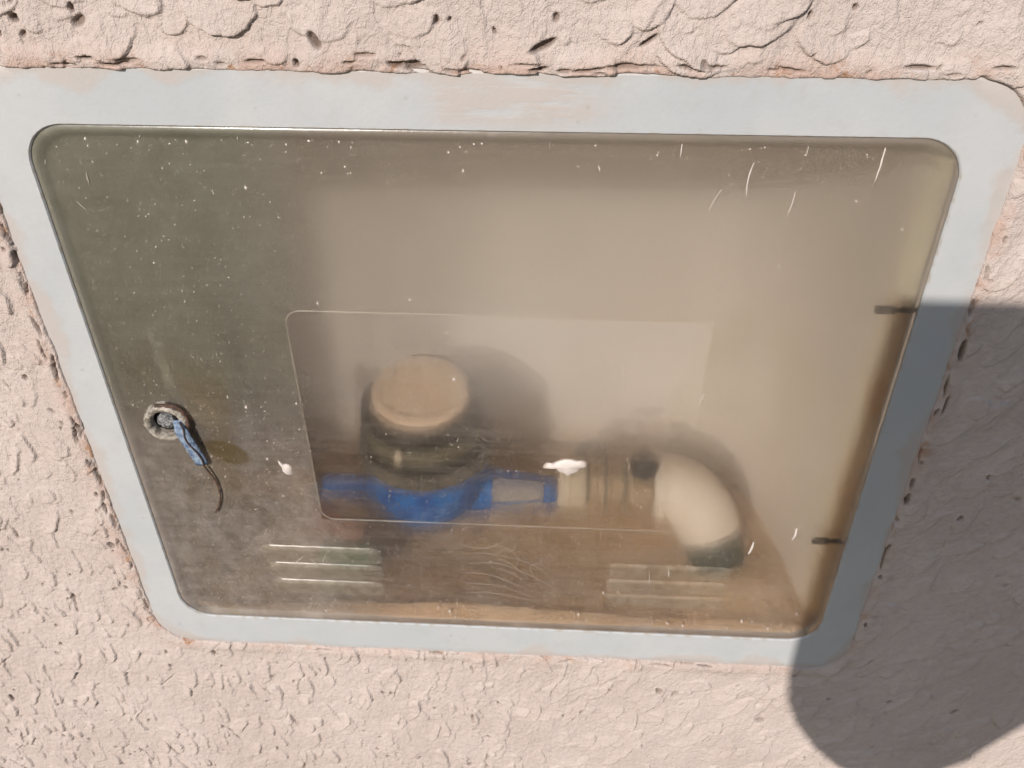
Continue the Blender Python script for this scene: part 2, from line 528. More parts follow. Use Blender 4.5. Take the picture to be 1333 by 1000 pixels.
M = dict(
    stucco=stucco_mat(), frame=frame_mat(), panel=panel_mat('clouded_clear_plastic'), panel_back=panel_mat('clouded_clear_plastic_inner', back=True),
    bead=milky_mat('worn_plastic_bead', (0.62, 0.57, 0.48), 0.22, 0.4, True),
    rib=milky_mat('clear_plastic_rib', (0.60, 0.53, 0.44), 0.22, 0.22, False, 0.16),
    thin=milky_mat('thin_dried_paint', (0.60, 0.53, 0.48), 0.75, 0.5),
    scratch=milky_mat('faint_scratch', (0.62, 0.54, 0.45), 0.24, 0.5),
    rim=milky_mat('grimy_plastic_rim', (0.40, 0.33, 0.22), 0.55, 0.3),
    box=box_mat(), collar=collar_mat(), soil=soil_mat(), blue=blue_mat(),
    paint=simple('dried_wall_paint', (0.484, 0.415, 0.381), (0.571, 0.502, 0.467), 200, 0.6, bump=0.4),
    grain=simple('pale_grit', (0.46, 0.41, 0.35), (0.70, 0.63, 0.56), 800, 0.8),
    lid=simple('dusty_tan_plastic', (0.76, 0.57, 0.41), (0.86, 0.68, 0.52), 55, 0.8, bump=0.2),
    dark=simple('dark_grey_plastic', (0.006, 0.005, 0.004), (0.018, 0.015, 0.011), 70, 0.5),
    dusty=simple('dust_on_dark_plastic', (0.11, 0.09, 0.065), (0.21, 0.18, 0.135), 90, 0.75),
    glass=simple('register_glass', (0.11, 0.096, 0.06), (0.18, 0.16, 0.105), 40, 0.15, bump=0.05),
    brass=simple('dull_brass', (0.40, 0.29, 0.18), (0.54, 0.41, 0.28), 90, 0.45, metal=0.35),
    pale=simple('limescaled_brass', (0.60, 0.50, 0.36), (0.70, 0.60, 0.46), 90, 0.6, metal=0.1),
    brown=simple('tarnished_bronze', (0.24, 0.15, 0.085), (0.38, 0.25, 0.155), 80, 0.55, metal=0.3),
    redb=simple('rusty_fitting', (0.26, 0.09, 0.045), (0.36, 0.15, 0.075), 80, 0.8),
    green=simple('green_plastic', (0.012, 0.12, 0.035), (0.03, 0.18, 0.06), 80, 0.55),
    dgreen=simple('dark_green_hose', (0.022, 0.034, 0.016), (0.045, 0.058, 0.028), 80, 0.6),
    pipe=simple('cream_pipe_plastic', (0.80, 0.69, 0.57), (0.86, 0.76, 0.65), 40, 0.55, bump=0.1),
    label=simple('paper_label', (0.72, 0.64, 0.56), (0.80, 0.73, 0.66), 160, 0.7, bump=0.1),
    well=simple('black_lock_gap', (0.008, 0.007, 0.006), (0.02, 0.017, 0.014), 300, 0.9),
    lock=simple('corroded_zinc', (0.16, 0.13, 0.10), (0.62, 0.56, 0.48), 300, 0.6, metal=0.35, bump=0.9, bd=0.0012),
    plug=simple('scuffed_grey_plug', (0.06, 0.06, 0.062), (0.36, 0.36, 0.365), 500, 0.5, metal=0.3, bump=0.8, bd=0.0008),
    cam=simple('brown_steel', (0.035, 0.022, 0.008), (0.06, 0.04, 0.016), 60, 0.7),
    tie=simple('blue_seal_strip', (0.07, 0.11, 0.19), (0.27, 0.34, 0.44), 330, 0.55, bump=0.7, bd=0.0008),
    wire=simple('rusty_wire', (0.025, 0.018, 0.014), (0.13, 0.065, 0.04), 500, 0.7, bump=0.6),
    hinge=simple('dark_rusted_steel', (0.035, 0.022, 0.012), (0.075, 0.05, 0.028), 200, 0.8),
    caster=simple('black_caster_fabric', (0.02, 0.02, 0.022), (0.035, 0.035, 0.04), 300, 0.8),
    leather=simple('dark_brown_caster_strap', (0.05, 0.03, 0.02), (0.08, 0.05, 0.035), 200, 0.6),
)

# ------------------------------------------------------------------ stucco wall
X0, X1, Z0, Z1 = -0.2225, 0.2225, -0.1905, 0.1890      # outer edge of the cabinet frame
RO = 0.026
Z0, Z1, FX = -0.1905, 0.1890, 0.2225


def box_sd(x, z):
    """signed distance to the rounded outer edge of the frame (negative inside)"""
    cx, cz = (X0 + X1) / 2, (Z0 + Z1) / 2
    qx = np.abs(x - cx) - ((X1 - X0) / 2 - RO)
    qz = np.abs(z - cz) - ((Z1 - Z0) / 2 - RO)
    return np.hypot(np.maximum(qx, 0), np.maximum(qz, 0)) + np.minimum(np.maximum(qx, qz), 0) - RO


def build_wall():
    st = 0.00062
    fx = np.arange(-0.425, 0.405, st)
    fz = np.arange(-0.385, 0.250, st)
    ox = np.geomspace(0.002, 0.5, 26)
    xs = np.concatenate([(fx[0] - ox)[::-1], fx, fx[-1] + ox])
    zs = np.concatenate([(fz[0] - ox)[::-1], fz, fz[-1] + ox])
    nx, nz = len(xs), len(zs)
    X, Z = np.meshgrid(xs, zs)
    sdv = box_sd(X, Z)
    # domain warp so that nothing is a clean ellipse
    WX = X + 0.0022 * fbm(X * 90, Z * 90, 3, 3) + 0.0035 * fbm(X * 28, Z * 28, 5, 2)
    WZ = Z + 0.0022 * fbm(X * 90, Z * 90, 4, 3) + 0.0035 * fbm(X * 28, Z * 28, 6, 2)
    top = sstep(0.170, 0.200, Z)
    rightlow = sstep(0.02, 0.16, X) * (1 - top)
    H = 0.0011 * fbm(X * 24, Z * 17, 1, 3)
    H += 0.00050 * fbm(WX * 120, WZ * 60, 2, 3) * (1 - 0.45 * rightlow)

    def window(cx, cz, r):
        i0, i1 = np.searchsorted(xs, (cx - r, cx + r))
        j0, j1 = np.searchsorted(zs, (cz - r, cz + r))
        return slice(j0, j1), slice(i0, i1)

    # trowelled daubs: a tilted scale of render that climbs gently and then drops off sharply at one lip
    L = np.zeros_like(H)
    r_ = random.Random(5)

    def daub(cx, cz, a, b, ang, hgt, sharp, lip):
        s = window(cx, cz, max(a, b) * 1.5 + 0.006)
        if s[0].stop <= s[0].start or s[1].stop <= s[1].start: return
        dx = WX[s] - cx; dz = WZ[s] - cz
        c, sn = math.cos(ang), math.sin(ang)
        u = (dx * c + dz * sn) / a
        v = (-dx * sn + dz * c) / b
        d = np.hypot(u, v)
        lx, lz = math.cos(lip), math.sin(lip)
        ext = math.hypot(a * math.cos(lip - ang), b * math.sin(lip - ang))
        along = (dx * lx + dz * lz) / ext
        prof = np.clip(0.5 + 0.5 * along, 0, 1) ** 1.25
        wdt = sharp / min(a, b)
        edge = 1 - sstep(1 - wdt, 1.0, d)
        np.maximum(L[s], hgt * prof * edge, out=L[s])

    for k in range(3000):
        cx = r_.uniform(-0.43, 0.41); cz = r_.uniform(-0.39, 0.25)
        if abs(cx) < 0.21 and -0.18 < cz < 0.178: continue
        if cz > 0.178:
            if r_.random() < 0.30: continue
            a = 0.0035 + 0.0125 * r_.random() ** 1.6; b = a * r_.uniform(0.5, 0.9)
            daub(cx, cz, a, b, r_.uniform(-0.9, 0.9), min(0.0036, 0.0007 + a * r_.uniform(0.06, 0.24)), r_.uniform(0.0004, 0.0010), r_.uniform(-2.3, 0.1))
        elif cx > 0.03 and cz < -0.12 or cx > 0.2:
            if r_.random() < 0.35: continue
            a = r_.uniform(0.005, 0.019); b = r_.uniform(0.0025, 0.0072)
            daub(cx, cz, a, b, r_.gauss(0.95, 0.35), r_.uniform(0.0007, 0.0026), r_.uniform(0.0005, 0.0012), r_.uniform(-1.2, 0.2))
        else:
            if r_.random() < 0.12: continue
            a = r_.uniform(0.004, 0.015); b = r_.uniform(0.0020, 0.0060)
            daub(cx, cz, a, b, r_.gauss(1.62, 0.30), 0.0006 + 0.0022 * r_.random() ** 1.4, r_.uniform(0.0005, 0.0010), r_.gauss(-0.25, 0.45))
    H += L
    # long shallow trowel valleys in the band above the box
    for k in range(26):
        cx = r_.uniform(-0.24, 0.26); ang = r_.gauss(0.0, 0.25)
        u = (WX - cx) - (WZ - 0.19) * math.tan(ang)
        wv = r_.uniform(0.0010, 0.0024)
        prof = np.where(u < 0, np.exp(-(u / (wv * 5)) ** 2), np.exp(-(u / wv) ** 2))
        H += top * sstep(0.188, 0.200, Z) * r_.uniform(0.0003, 0.0010) * prof
    # pits and torn holes
    P = np.zeros_like(H)

    def pit(cx, cz, a, b, ang, dep):
        s = window(cx, cz, max(a, b) * 2.2)
        if s[0].stop <= s[0].start or s[1].stop <= s[1].start: return
        dx = X[s] - cx + 0.4 * (WX[s] - X[s]); dz = Z[s] - cz + 0.4 * (WZ[s] - Z[s])
        c, sn = math.cos(ang), math.sin(ang)
        d = np.hypot((dx * c + dz * sn) / a, (-dx * sn + dz * c) / b)
        e = 1 - sstep(0.45, 1.15, d)
        np.maximum(P[s], dep * e, out=P[s])
    for k in range(1000):
        cx = r_.uniform(-0.43, 0.40); cz = r_.uniform(-0.39, 0.24)
        if abs(cx) < 0.225 and -0.193 < cz < 0.190: continue
        if cx > 0.0 and cz < 0.18 and r_.random() < 0.72: continue
        a = r_.uniform(0.0009, 0.0030) * (1.3 if r_.random() < 0.2 else 0.85); b = a * r_.uniform(0.32, 0.75)
        pit(cx, cz, a, b, r_.gauss(1.55, 0.45), r_.uniform(0.0010, 0.0034))
    # torn, vertical tool marks: chains of short slits
    for k in range(150):
        cx = r_.uniform(-0.43, 0.10); cz = r_.uniform(-0.39, 0.20)
        if abs(cx) < 0.226 and -0.195 < cz < 0.195: continue
        if cx > -0.1 and r_.random() < 0.45: continue
        n = r_.randint(3, 9); an = r_.gauss(1.65, 0.30)
        w = r_.uniform(0.0004, 0.0010); dp = r_.uniform(0.0007, 0.0024)
        for q in range(n):
            f = 0.35 + 0.65 * math.sin(math.pi * (q + 0.5) / n) if r_.random() < 0.8 else 1.2
            pit(cx, cz, 0.0021, w * f * r_.uniform(0.7, 1.3), an, dp * f)
            an += r_.gauss(0, 0.16)
            cx -= 0.0027 * math.cos(an); cz -= 0.0027 * math.sin(an)
    # the cracked joint round the frame
    per = []
    for k in range(95):
        u = r_.random()
        if u < 0.45: per.append((r_.uniform(-0.215, 0.215), Z1 + abs(r_.gauss(0.0016, 0.002)), 0.0))
        elif u < 0.75: per.append((X0 - abs(r_.gauss(0.001, 0.0016)), r_.uniform(-0.17, 0.16), 1.57))
        elif u < 0.92: per.append((X1 + abs(r_.gauss(0.0012, 0.001)), r_.uniform(-0.17, 0.16), 1.57))
        else: per.append((r_.uniform(-0.2, 0.2), Z0 - abs(r_.gauss(0.001, 0.001)), 0.0))
    for cx, cz, an in per:
        pit(cx, cz, r_.uniform(0.002, 0.0085), r_.uniform(0.0005, 0.0012), an + r_.gauss(0, 0.12), r_.uniform(0.0015, 0.004))
    # the few big tears of the photograph
    for cx, cz, a, b, an, dp in ((0.0245, 0.1995, 0.0060, 0.0017, 0.45, 0.004), (-0.186, 0.2075, 0.0022, 0.0020, 0.3, 0.004),
                                 (-0.2115, 0.190, 0.006, 0.0022, 0.6, 0.004), (0.0655, 0.2015, 0.0050, 0.0011, 0.55, 0.003),
                                 (-0.350, -0.265, 0.0050, 0.0016, 1.5, 0.004), (-0.362, -0.245, 0.003, 0.0012, 1.35, 0.003)):
        pit(cx, cz, a, b, an, dp)
    H -= P
    # brushed bristle lines on the right
    H += rightlow * 0.00016 * fbm(WX * 60 + WZ * 40, WZ * 420 - WX * 120, 9, 3)
    H += (0.00034 - 0.00012 * rightlow) * fbm(X * 330, Z * 330, 10, 3)
    H += 0.00045 * (1 - 0.6 * rightlow) * np.clip(fbm(WX * 210, WZ * 130, 15, 2) - 0.12, 0, 1)
    # swelling bead where the render was pushed against the frame, then it ends on the frame face
    H += 0.0012 * np.exp(-((sdv - 0.004) / 0.004) ** 2) * (0.6 + 0.8 * fbm(X * 45, Z * 45, 12, 2))
    H += 0.0007
    lap = sdv + 0.0016 * fbm(X * 55, Z * 55, 13, 4) + 0.0010
    lap = lap + np.where(Z < -0.17, 0.0012, 0) * 0
    inside = 1 - sstep(-0.0022, 0.0004, lap)
    H = H * (1 - inside) - 0.0060 * inside
    H = np.where(sdv < -0.008, -0.006, H)
    joint = np.exp(-np.maximum(sdv - 0.001, 0) / 0.0045) * (1 - 0.55 * sstep(0.05, -0.1, Z) * (X > -0.2))
    pitv = np.clip(P / 0.0030, 0, 1)

    keep_v = sdv > -0.0105
    keep_f = keep_v[:-1, :-1] & keep_v[1:, :-1] & keep_v[:-1, 1:] & keep_v[1:, 1:]
    idx = np.arange(nx * nz).reshape(nz, nx)
    q = np.stack([idx[:-1, :-1], idx[:-1, 1:], idx[1:, 1:], idx[1:, :-1]], -1)[keep_f]
    used = np.unique(q)
    remap = np.full(nx * nz, -1, np.int64)
    remap[used] = np.arange(len(used))
    q = remap[q]
    co = np.stack([X.ravel(), -H.ravel(), Z.ravel()], -1)[used].astype(np.float32)
    me = bpy.data.meshes.new('stucco_wall')
    me.vertices.add(len(co)); me.vertices.foreach_set('co', co.ravel())
    me.loops.add(q.size); me.loops.foreach_set('vertex_index', q.ravel().astype(np.int32))
    me.polygons.add(len(q)); me.polygons.foreach_set('loop_start', np.arange(0, q.size, 4, dtype=np.int32))
    me.update(calc_edges=True)
    for nm, arr in (('joint', joint), ('pit', pitv)):
        at = me.attributes.new(nm, 'FLOAT', 'POINT')
        at.data.foreach_set('value', arr.ravel()[used].astype(np.float32))
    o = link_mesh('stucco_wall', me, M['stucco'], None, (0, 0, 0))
    tag(o, 'rough peach painted stucco wall with pits and cracks around the meter box', 'wall')
    return o


build_wall()

# ------------------------------------------------------------------ the cabinet
cab = tag(empty('meter_cabinet', (0, 0, -0.19)), 'white framed recessed meter box with clouded clear plastic door in stucco wall', 'meter box')
IX, IZ, RI = 0.2, 0.1633, 0.019


def ring(x, z0, z1, r, y, n=10):
    return [(px, y, pz) for px, pz in rrect(-x, x, z0, z1, r, n)]


def build_frame():
    bm = bmesh.new()
    # subdivide the flat face so that the edge attribute can grade across it
    steps = [(0.0, 0.007), (0.0, 0.0008), (0.0006, 0.0)]
    loops = []
    for off, y in steps: loops.append(ring(IX + off, -IZ - off, IZ + off, RI + off, y))
    for f in (0.04, 0.2, 0.4, 0.6, 0.8, 0.95):
        loops.append([(a[0] * (1 - f) + b[0] * f, 0.0, a[2] * (1 - f) + b[2] * f)
                      for a, b in zip(ring(IX, -IZ, IZ, RI, 0), ring(X1, Z0, Z1, RO, 0))])
    loops.append(ring(X1, Z0, Z1, RO, 0.0008))
    loops.append(ring(X1, Z0, Z1, RO, 0.007))
    add_loops(bm, loops, close=True)
    n = len(loops[0])
    vals = [0, 0, 0, .04, .2, .4, .6, .8, .95, 1, 1]
    o = obj('frame', bm, M['frame'], cab, (0, 0, 0), auto=R(30))
    at = o.data.attributes.new('edge', 'FLOAT', 'POINT')
    at.data.foreach_set('value', np.repeat(np.array(vals, np.float32), n))
    return o


build_frame()

# box behind the frame
D = 0.182
BX, BZ0, BZ1 = 0.2045, -0.178, 0.169


def slab(name, p0, p1, mat, parent, bev=0.0):
    bm = bmesh.new()
    bmesh.ops.create_cube(bm, size=1)
    for v in bm.verts:
        for i in range(3):
            v.co[i] = p0[i] if v.co[i] < 0 else p1[i]
    if bev: bmesh.ops.bevel(bm, geom=bm.edges[:], offset=bev, segments=2, affect='EDGES')
    return obj(name, bm, mat, parent, smooth=False)


slab('back_panel', (-BX - 0.004, D, BZ0), (BX + 0.004, D + 0.004, BZ1 + 0.004), M['box'], cab)
slab('side_panel', (-BX - 0.004, 0.0075, BZ0), (-BX, D - 0.0005, BZ1 + 0.004), M['box'], cab)
slab('top_panel', (-BX + 0.0005, 0.0075, BZ1), (BX - 0.0005, D - 0.0005, BZ1 + 0.004), M['box'], cab)
bm = bmesh.new()
z0, z1 = BZ0, BZ1 - 0.0005
inner = [(p.x, p.y) for p in spline([(0.2045, 0.0075, 0), (0.1995, 0.017, 0), (0.1955, 0.028, 0), (0.1930, 0.045, 0), (0.1900, 0.070, 0), (0.1860, 0.095, 0), (0.1790, 0.122, 0), (0.1670, 0.148, 0), (0.1470, 0.170, 0), (0.1180, 0.1816, 0)], 4)]
prof = inner + [(0.2085, 0.1817), (0.2085, 0.0075)]
vb = [bm.verts.new((x, y, z0)) for x, y in prof]
vt = [bm.verts.new((x, y, z1)) for x, y in prof]
for k in range(len(prof)):
    j = (k + 1) % len(prof)
    bm.faces.new((vb[k], vb[j], vt[j], vt[k]))
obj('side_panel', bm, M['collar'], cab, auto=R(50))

# ---- the door: a clear sheet with a rolled edge
DX, DZ = IX - 0.0003, IZ - 0.0003


def build_door():
    bm = bmesh.new()
    prof = [(0.0, 0.0042), (0.0, 0.0012), (0.0010, 0.0006), (0.0028, 0.0007), (0.0046, 0.0021), (0.0062, 0.0027), (0.0085, 0.0025)]
    loops = [ring(DX - o_, -DZ + o_, DZ - o_, RI - o_ * 0.6, y) for o_, y in prof]
    add_loops(bm, loops, close=False, cap1=True)
    nf = len(bm.faces)
    b = [bm.verts.new(p) for p in ring(DX, -DZ, DZ, RI, 0.0042)]
    bm.verts.ensure_lookup_table()
    n = len(b)
    bmesh.ops.remove_doubles(bm, verts=bm.verts, dist=1e-6)
    bm.verts.ensure_lookup_table()
    outer = [v for v in bm.verts if abs(v.co.y - 0.0042) < 1e-6]
    # inner face as a step: keeps the sheet about 2 mm thick
    o = obj('door', bm, M['panel'], cab, (0, 0, 0), auto=R(50))
    bm2 = bmesh.new()
    bm2.faces.new([bm2.verts.new(p) for p in ring(DX, -DZ, DZ, RI, 0.0047)])
    i = obj('inner_sheet', bm2, M['panel_back'], o, (0, 0, 0.0), smooth=False)
    return o


door = build_door()


def bead_path(pts, r, y, n=6, flat=0.6):
    bm = bmesh.new()
    add_tube(bm, [(x, y, z) for x, z in pts], r, n, flat)
    return bm


# raised reading window
win = rrect(-0.0997, 0.1083, -0.0733, 0.0702, 0.008, 8)
bm = bmesh.new()
add_loops(bm, [[(x, 0.0029, z) for x, z in rrect(-0.1002, 0.1088, -0.0738, 0.0707, 0.0085, 8)],
               [(x, 0.0021, z) for x, z in rrect(-0.0999, 0.1085, -0.0735, 0.0704, 0.0082, 8)],
               [(x, 0.0021, z) for x, z in rrect(-0.0993, 0.1079, -0.0729, 0.0698, 0.0076, 8)],
               [(x, 0.0029, z) for x, z in rrect(-0.0990, 0.1076, -0.0726, 0.0695, 0.0073, 8)]], close=False)
obj('window_bead', bm, M['bead'], door)

# moulded vent hoods, two groups of three: each a shallow ridge with a crisp upper lip
def hood(x0, x1, z, h, d=0.0018):
    bm = bmesh.new()
    sec = [(0.0, 0.0), (0.10, 0.75), (0.20, 1.0), (0.34, 0.93), (0.60, 0.55), (0.85, 0.16), (1.0, 0.0)]
    rows = []
    n = 22
    for k in range(n + 1):
        f = k / n
        e = min(f, 1 - f) * (x1 - x0) / 0.0045
        g = math.sqrt(max(0.0, 1 - (1 - min(1, e)) ** 2))
        wob = 1 + 0.05 * math.sin(k * 1.7 + z * 900)
        rows.append([bm.verts.new((x0 + (x1 - x0) * f, 0.0027 - d * q * g * wob, z + h * (0.5 - p) * (0.75 + 0.25 * g))) for p, q in sec])
    for r0, r1 in zip(rows, rows[1:]):
        for k in range(len(sec) - 1): bm.faces.new((r0[k], r1[k], r1[k + 1], r0[k + 1]))
    return obj('louvre', bm, M['rib'], door)


for x0, x1, z, h in ((-0.1405, -0.0680, -0.1040, 0.0145), (-0.1390, -0.0685, -0.1190, 0.0145), (-0.1375, -0.0690, -0.1335, 0.0135)): hood(x0, x1, z, h)
for x0, x1, z, h in ((0.0685, 0.1400, -0.1080, 0.0130), (0.0678, 0.1398, -0.1215, 0.0130), (0.0680, 0.1395, -0.1345, 0.0120)): hood(x0, x1, z, h, 0.0010)

# dried paint: the streaks and splats that can be told apart
STREAKS = [[0.1027, 0.1387, 0.0982, 0.1277], [0.1146, 0.1509, 0.1138, 0.1346], [0.1339, 0.1379, 0.1325, 0.127], [0.1672, 0.1587, 0.1664, 0.1429],
           [0.136, 0.1594, 0.1358, 0.154], [0.0839, 0.1609, 0.0836, 0.1524], [0.0297, 0.1178, 0.025, 0.1099], [0.0663, 0.053, 0.068, 0.0333],
           [0.0989, 0.0706, 0.098, 0.0564], [0.1088, 0.0275, 0.1061, 0.0175], [0.171, -0.0663, 0.1702, -0.0763], [0.1489, -0.0787, 0.1474, -0.0891],
           [0.092, -0.1076, 0.0935, -0.1192], [0.103, -0.1035, 0.1037, -0.1116], [-0.1858, 0.1266, -0.1825, 0.1221], [-0.1942, 0.1464, -0.1981, 0.1354],
           [-0.1775, 0.1406, -0.1777, 0.1351], [-0.1014, -0.1033, -0.1044, -0.1116], [-0.1153, -0.1054, -0.1214, -0.1119], [-0.111, -0.1079, -0.1082, -0.1118],
           [0.0283, 0.1585, 0.0283, 0.1555], [0.0491, 0.1483, 0.0499, 0.1455], [-0.1474, 0.1613, -0.1491, 0.1571], [-0.1566, 0.1598, -0.1573, 0.1584],
           [-0.105, 0.1607, -0.106, 0.1569], [-0.07, 0.1612, -0.0701, 0.1578], [0.0101, 0.1613, 0.0327, 0.161]]
for i, (xa, za, xb, zb) in enumerate(STREAKS):
    bm = bmesh.new()
    n = 9
    ln = math.hypot(xb - xa, zb - za)
    w = 0.00028 if i not in (10, 11) else 0.0008
    if i in (3, 1): w = 0.00042
    bend = random.uniform(-0.07, 0.07) * ln
    pts, rad = [], []
    for k in range(n + 1):
        f = k / n
        pts.append((xa + (xb - xa) * f + bend * math.sin(f * math.pi) + random.uniform(-1, 1) * 0.00010, 0.0021, za + (zb - za) * f))
        rad.append(w * (0.35 + 0.65 * math.sin(math.pi * min(0.93, 0.08 + f * 0.85))) * random.uniform(0.75, 1.25))
    add_tube(bm, pts, rad, 6, 0.5)
    obj('paint_streak', bm, M['paint'] if i in (1, 3, 10, 11, 2) or i % 2 else M['thin'], door)


def splat(outline, cx, cz, s, th=0.0006):
    bm = bmesh.new()
    c = bm.verts.new((cx, 0.0022 - th * 1.5, cz))
    a = [bm.verts.new((cx + x * s * 0.72, 0.0022 - th, cz + z * s * 0.72)) for x, z in outline]
    b = [bm.verts.new((cx + x * s, 0.0030, cz + z * s)) for x, z in outline]
    n = len(outline)
    for k in range(n):
        j = (k + 1) % n
        bm.faces.new((c, a[k], a[j]))
        bm.faces.new((a[k], b[k], b[j], a[j]))
    return obj('paint_splash', bm, M['paint'], door)


splat([(-1.5, -0.15), (-1.25, 0.25), (-0.9, 0.2), (-0.55, 0.42), (-0.1, 0.62), (0.35, 0.6), (0.7, 0.45), (1.0, 0.55), (1.3, 0.3), (1.28, -0.05),
       (0.95, -0.1), (0.75, -0.5), (0.3, -0.75), (0.1, -0.95), (-0.05, -0.7), (-0.45, -0.55), (-0.75, -0.2), (-1.1, 0.0), (-1.35, -0.3)], 0.0405, -0.0258, 0.0086)
splat([(-1.0, 1.3), (-0.8, 1.35), (-0.35, 0.7), (0.1, 0.85), (0.6, 0.6), (0.85, 0.0), (0.7, -0.5), (0.75, -1.0), (0.3, -1.35), (-0.3, -1.0), (-0.6, -0.4), (-0.55, 0.3)], -0.1150, -0.0345, 0.0042)
splat([(-1, 0), (-0.6, 0.7), (0.2, 0.5), (1.2, 0.6), (1.5, 0.1), (0.9, -0.5), (0, -0.8), (-0.7, -0.6)], 0.0037, 0.1612, 0.0026)


def specks():
    bm = bmesh.new()
    r = random.Random(21)
    for k in range(520):
        u = r.random()
        if u < 0.28: x, z = r.uniform(-0.19, 0.19), 0.1605 - abs(r.gauss(0, 0.004))
        elif u < 0.40: x, z = r.uniform(-0.19, 0.19), r.uniform(0.09, 0.16)
        elif u < 0.48: x, z = r.gauss(-0.13, 0.03), r.gauss(0.03, 0.05)
        elif u < 0.68: x, z = r.uniform(-0.18, 0.19), -0.158 + abs(r.gauss(0, 0.008))
        else: x, z = r.uniform(-0.19, 0.19), r.uniform(-0.155, 0.155)
        if abs(x) > 0.193 or abs(z) > 0.158: continue
        s = 0.00014 + 0.00095 * r.random() ** 4.5
        el = r.uniform(0.7, 1.9)
        n = 6
        c = bm.verts.new((x, 0.0021 - s * 0.4, z))
        ri = [bm.verts.new((x + s * math.cos(a) * r.uniform(0.6, 1.1), 0.0030, z + s * el * math.sin(a) * r.uniform(0.7, 1.1)))
              for a in [2 * math.pi * q / n for q in range(n)]]
        for q in range(n): bm.faces.new((c, ri[q], ri[(q + 1) % n]))
    o = obj('paint_specks', bm, M['paint'], door)
    o['kind'] = 'stuff'


specks()

def dust_grains():
    """Fine grit stuck to the sheet: thickest in the left third and along the edges."""
    r = random.Random(77)
    co, fa = [], []
    n = 0
    xs = [r.uniform(-0.192, 0.192) for _ in range(9000)]
    for x in xs:
        z = r.uniform(-0.157, 0.157)
        inw = -0.099 < x < 0.108 and -0.073 < z < 0.07
        dens = 0.46 + (0.75 if x < -0.09 and not inw else 0.0) + (0.25 if z < -0.08 else 0) + (0.35 if z > 0.14 else 0)
        dens *= 0.45 + 0.9 * (0.5 + 0.5 * math.sin(x * 140 + 3 * math.sin(z * 90)))
        if r.random() > dens: continue
        s = 0.00016 + 0.00042 * r.random() ** 2.5
        a0 = r.uniform(0, 6.28); k0 = len(co)
        co.append((x, 0.0026 - s * 0.9, z))
        for q in range(4):
            a = a0 + q * 1.571 + r.uniform(-0.4, 0.4)
            co.append((x + s * math.cos(a) * r.uniform(0.6, 1.2), 0.0028, z + s * math.sin(a) * r.uniform(0.6, 1.4)))
        for q in range(4): fa.append((k0, k0 + 1 + q, k0 + 1 + (q + 1) % 4))
    me = bpy.data.meshes.new('dust_grains')
    me.from_pydata(co, [], fa)
    o = link_mesh('dust_grains', me, M['grain'], door)
    o['kind'] = 'stuff'


dust_grains()

SWIRL = [[[-0.0197, -0.0986], [-0.0014, -0.0976], [0.0214, -0.105], [0.0353, -0.1178]], [[-0.0177, -0.1072], [0.003, -0.106], [0.0261, -0.1184], [0.0427, -0.1315]],
         [[-0.0204, -0.1149], [-0.0018, -0.1166], [0.0215, -0.1292]], [[-0.0207, -0.1247], [0.0027, -0.1261], [0.0263, -0.1375]],
         [[-0.0211, -0.1333], [0.0026, -0.1333], [0.0311, -0.1416]], [[0.0055, -0.0906], [0.01, -0.0943], [0.014, -0.102], [0.0131, -0.1088]],
         [[0.0009, -0.0974], [0.0077, -0.0931], [0.0132, -0.0967]], [[-0.0015, -0.1029], [0.0076, -0.1037], [0.0214, -0.1194]],
         [[-0.0203, -0.0907], [-0.0059, -0.0932], [0.0078, -0.0859]], [[-0.0016, -0.1097], [0.0076, -0.1126], [0.0187, -0.1202]],
         [[0.0352, -0.1109], [0.0259, -0.1047], [0.0214, -0.1097], [0.0285, -0.1252]]]
bm = bmesh.new()
for l in SWIRL:
    p = spline([(x, 0.0026, z) for x, z in l], 7)
    add_tube(bm, p, [0.00010 + 0.00026 * math.sin(math.pi * (0.08 + 0.84 * k / (len(p) - 1))) for k in range(len(p))], 5, 0.5)
r_ = random.Random(3)
for k in range(38):     # fine wiping scratches all over the sheet
    x, z = r_.uniform(-0.17, 0.18), r_.uniform(-0.14, 0.14)
    ln = r_.uniform(0.004, 0.018); a = r_.choice((0.05, 0.6, 1.2, -0.3)) + r_.gauss(0, 0.2)
    p = spline([(x, 0.0026, z), (x + ln * 0.5 * math.cos(a), 0.0026, z + ln * 0.5 * math.sin(a) + r_.gauss(0, 0.0006)), (x + ln * math.cos(a), 0.0026, z + ln * math.sin(a))], 4)
    add_tube(bm, p, 0.00009, 4, 0.5)
obj('scratch_lines', bm, M['scratch'], door)['kind'] = 'stuff'

# lock in the left of the door
LX, LZ = -0.1738, -0.0008
ax = Vector((0.10, -1, 0.05)).normalized()
def rough_up(bm, amp, sc, seed):
    co = np.array([v.co[:] for v in bm.verts])
    d = fbm(co[:, 0] * sc + co[:, 1] * sc * 0.7, co[:, 2] * sc - co[:, 1] * sc * 0.4, seed, 3)
    bm.normal_update()
    for v, k in zip(bm.verts, d): v.co += v.normal * float(k) * amp


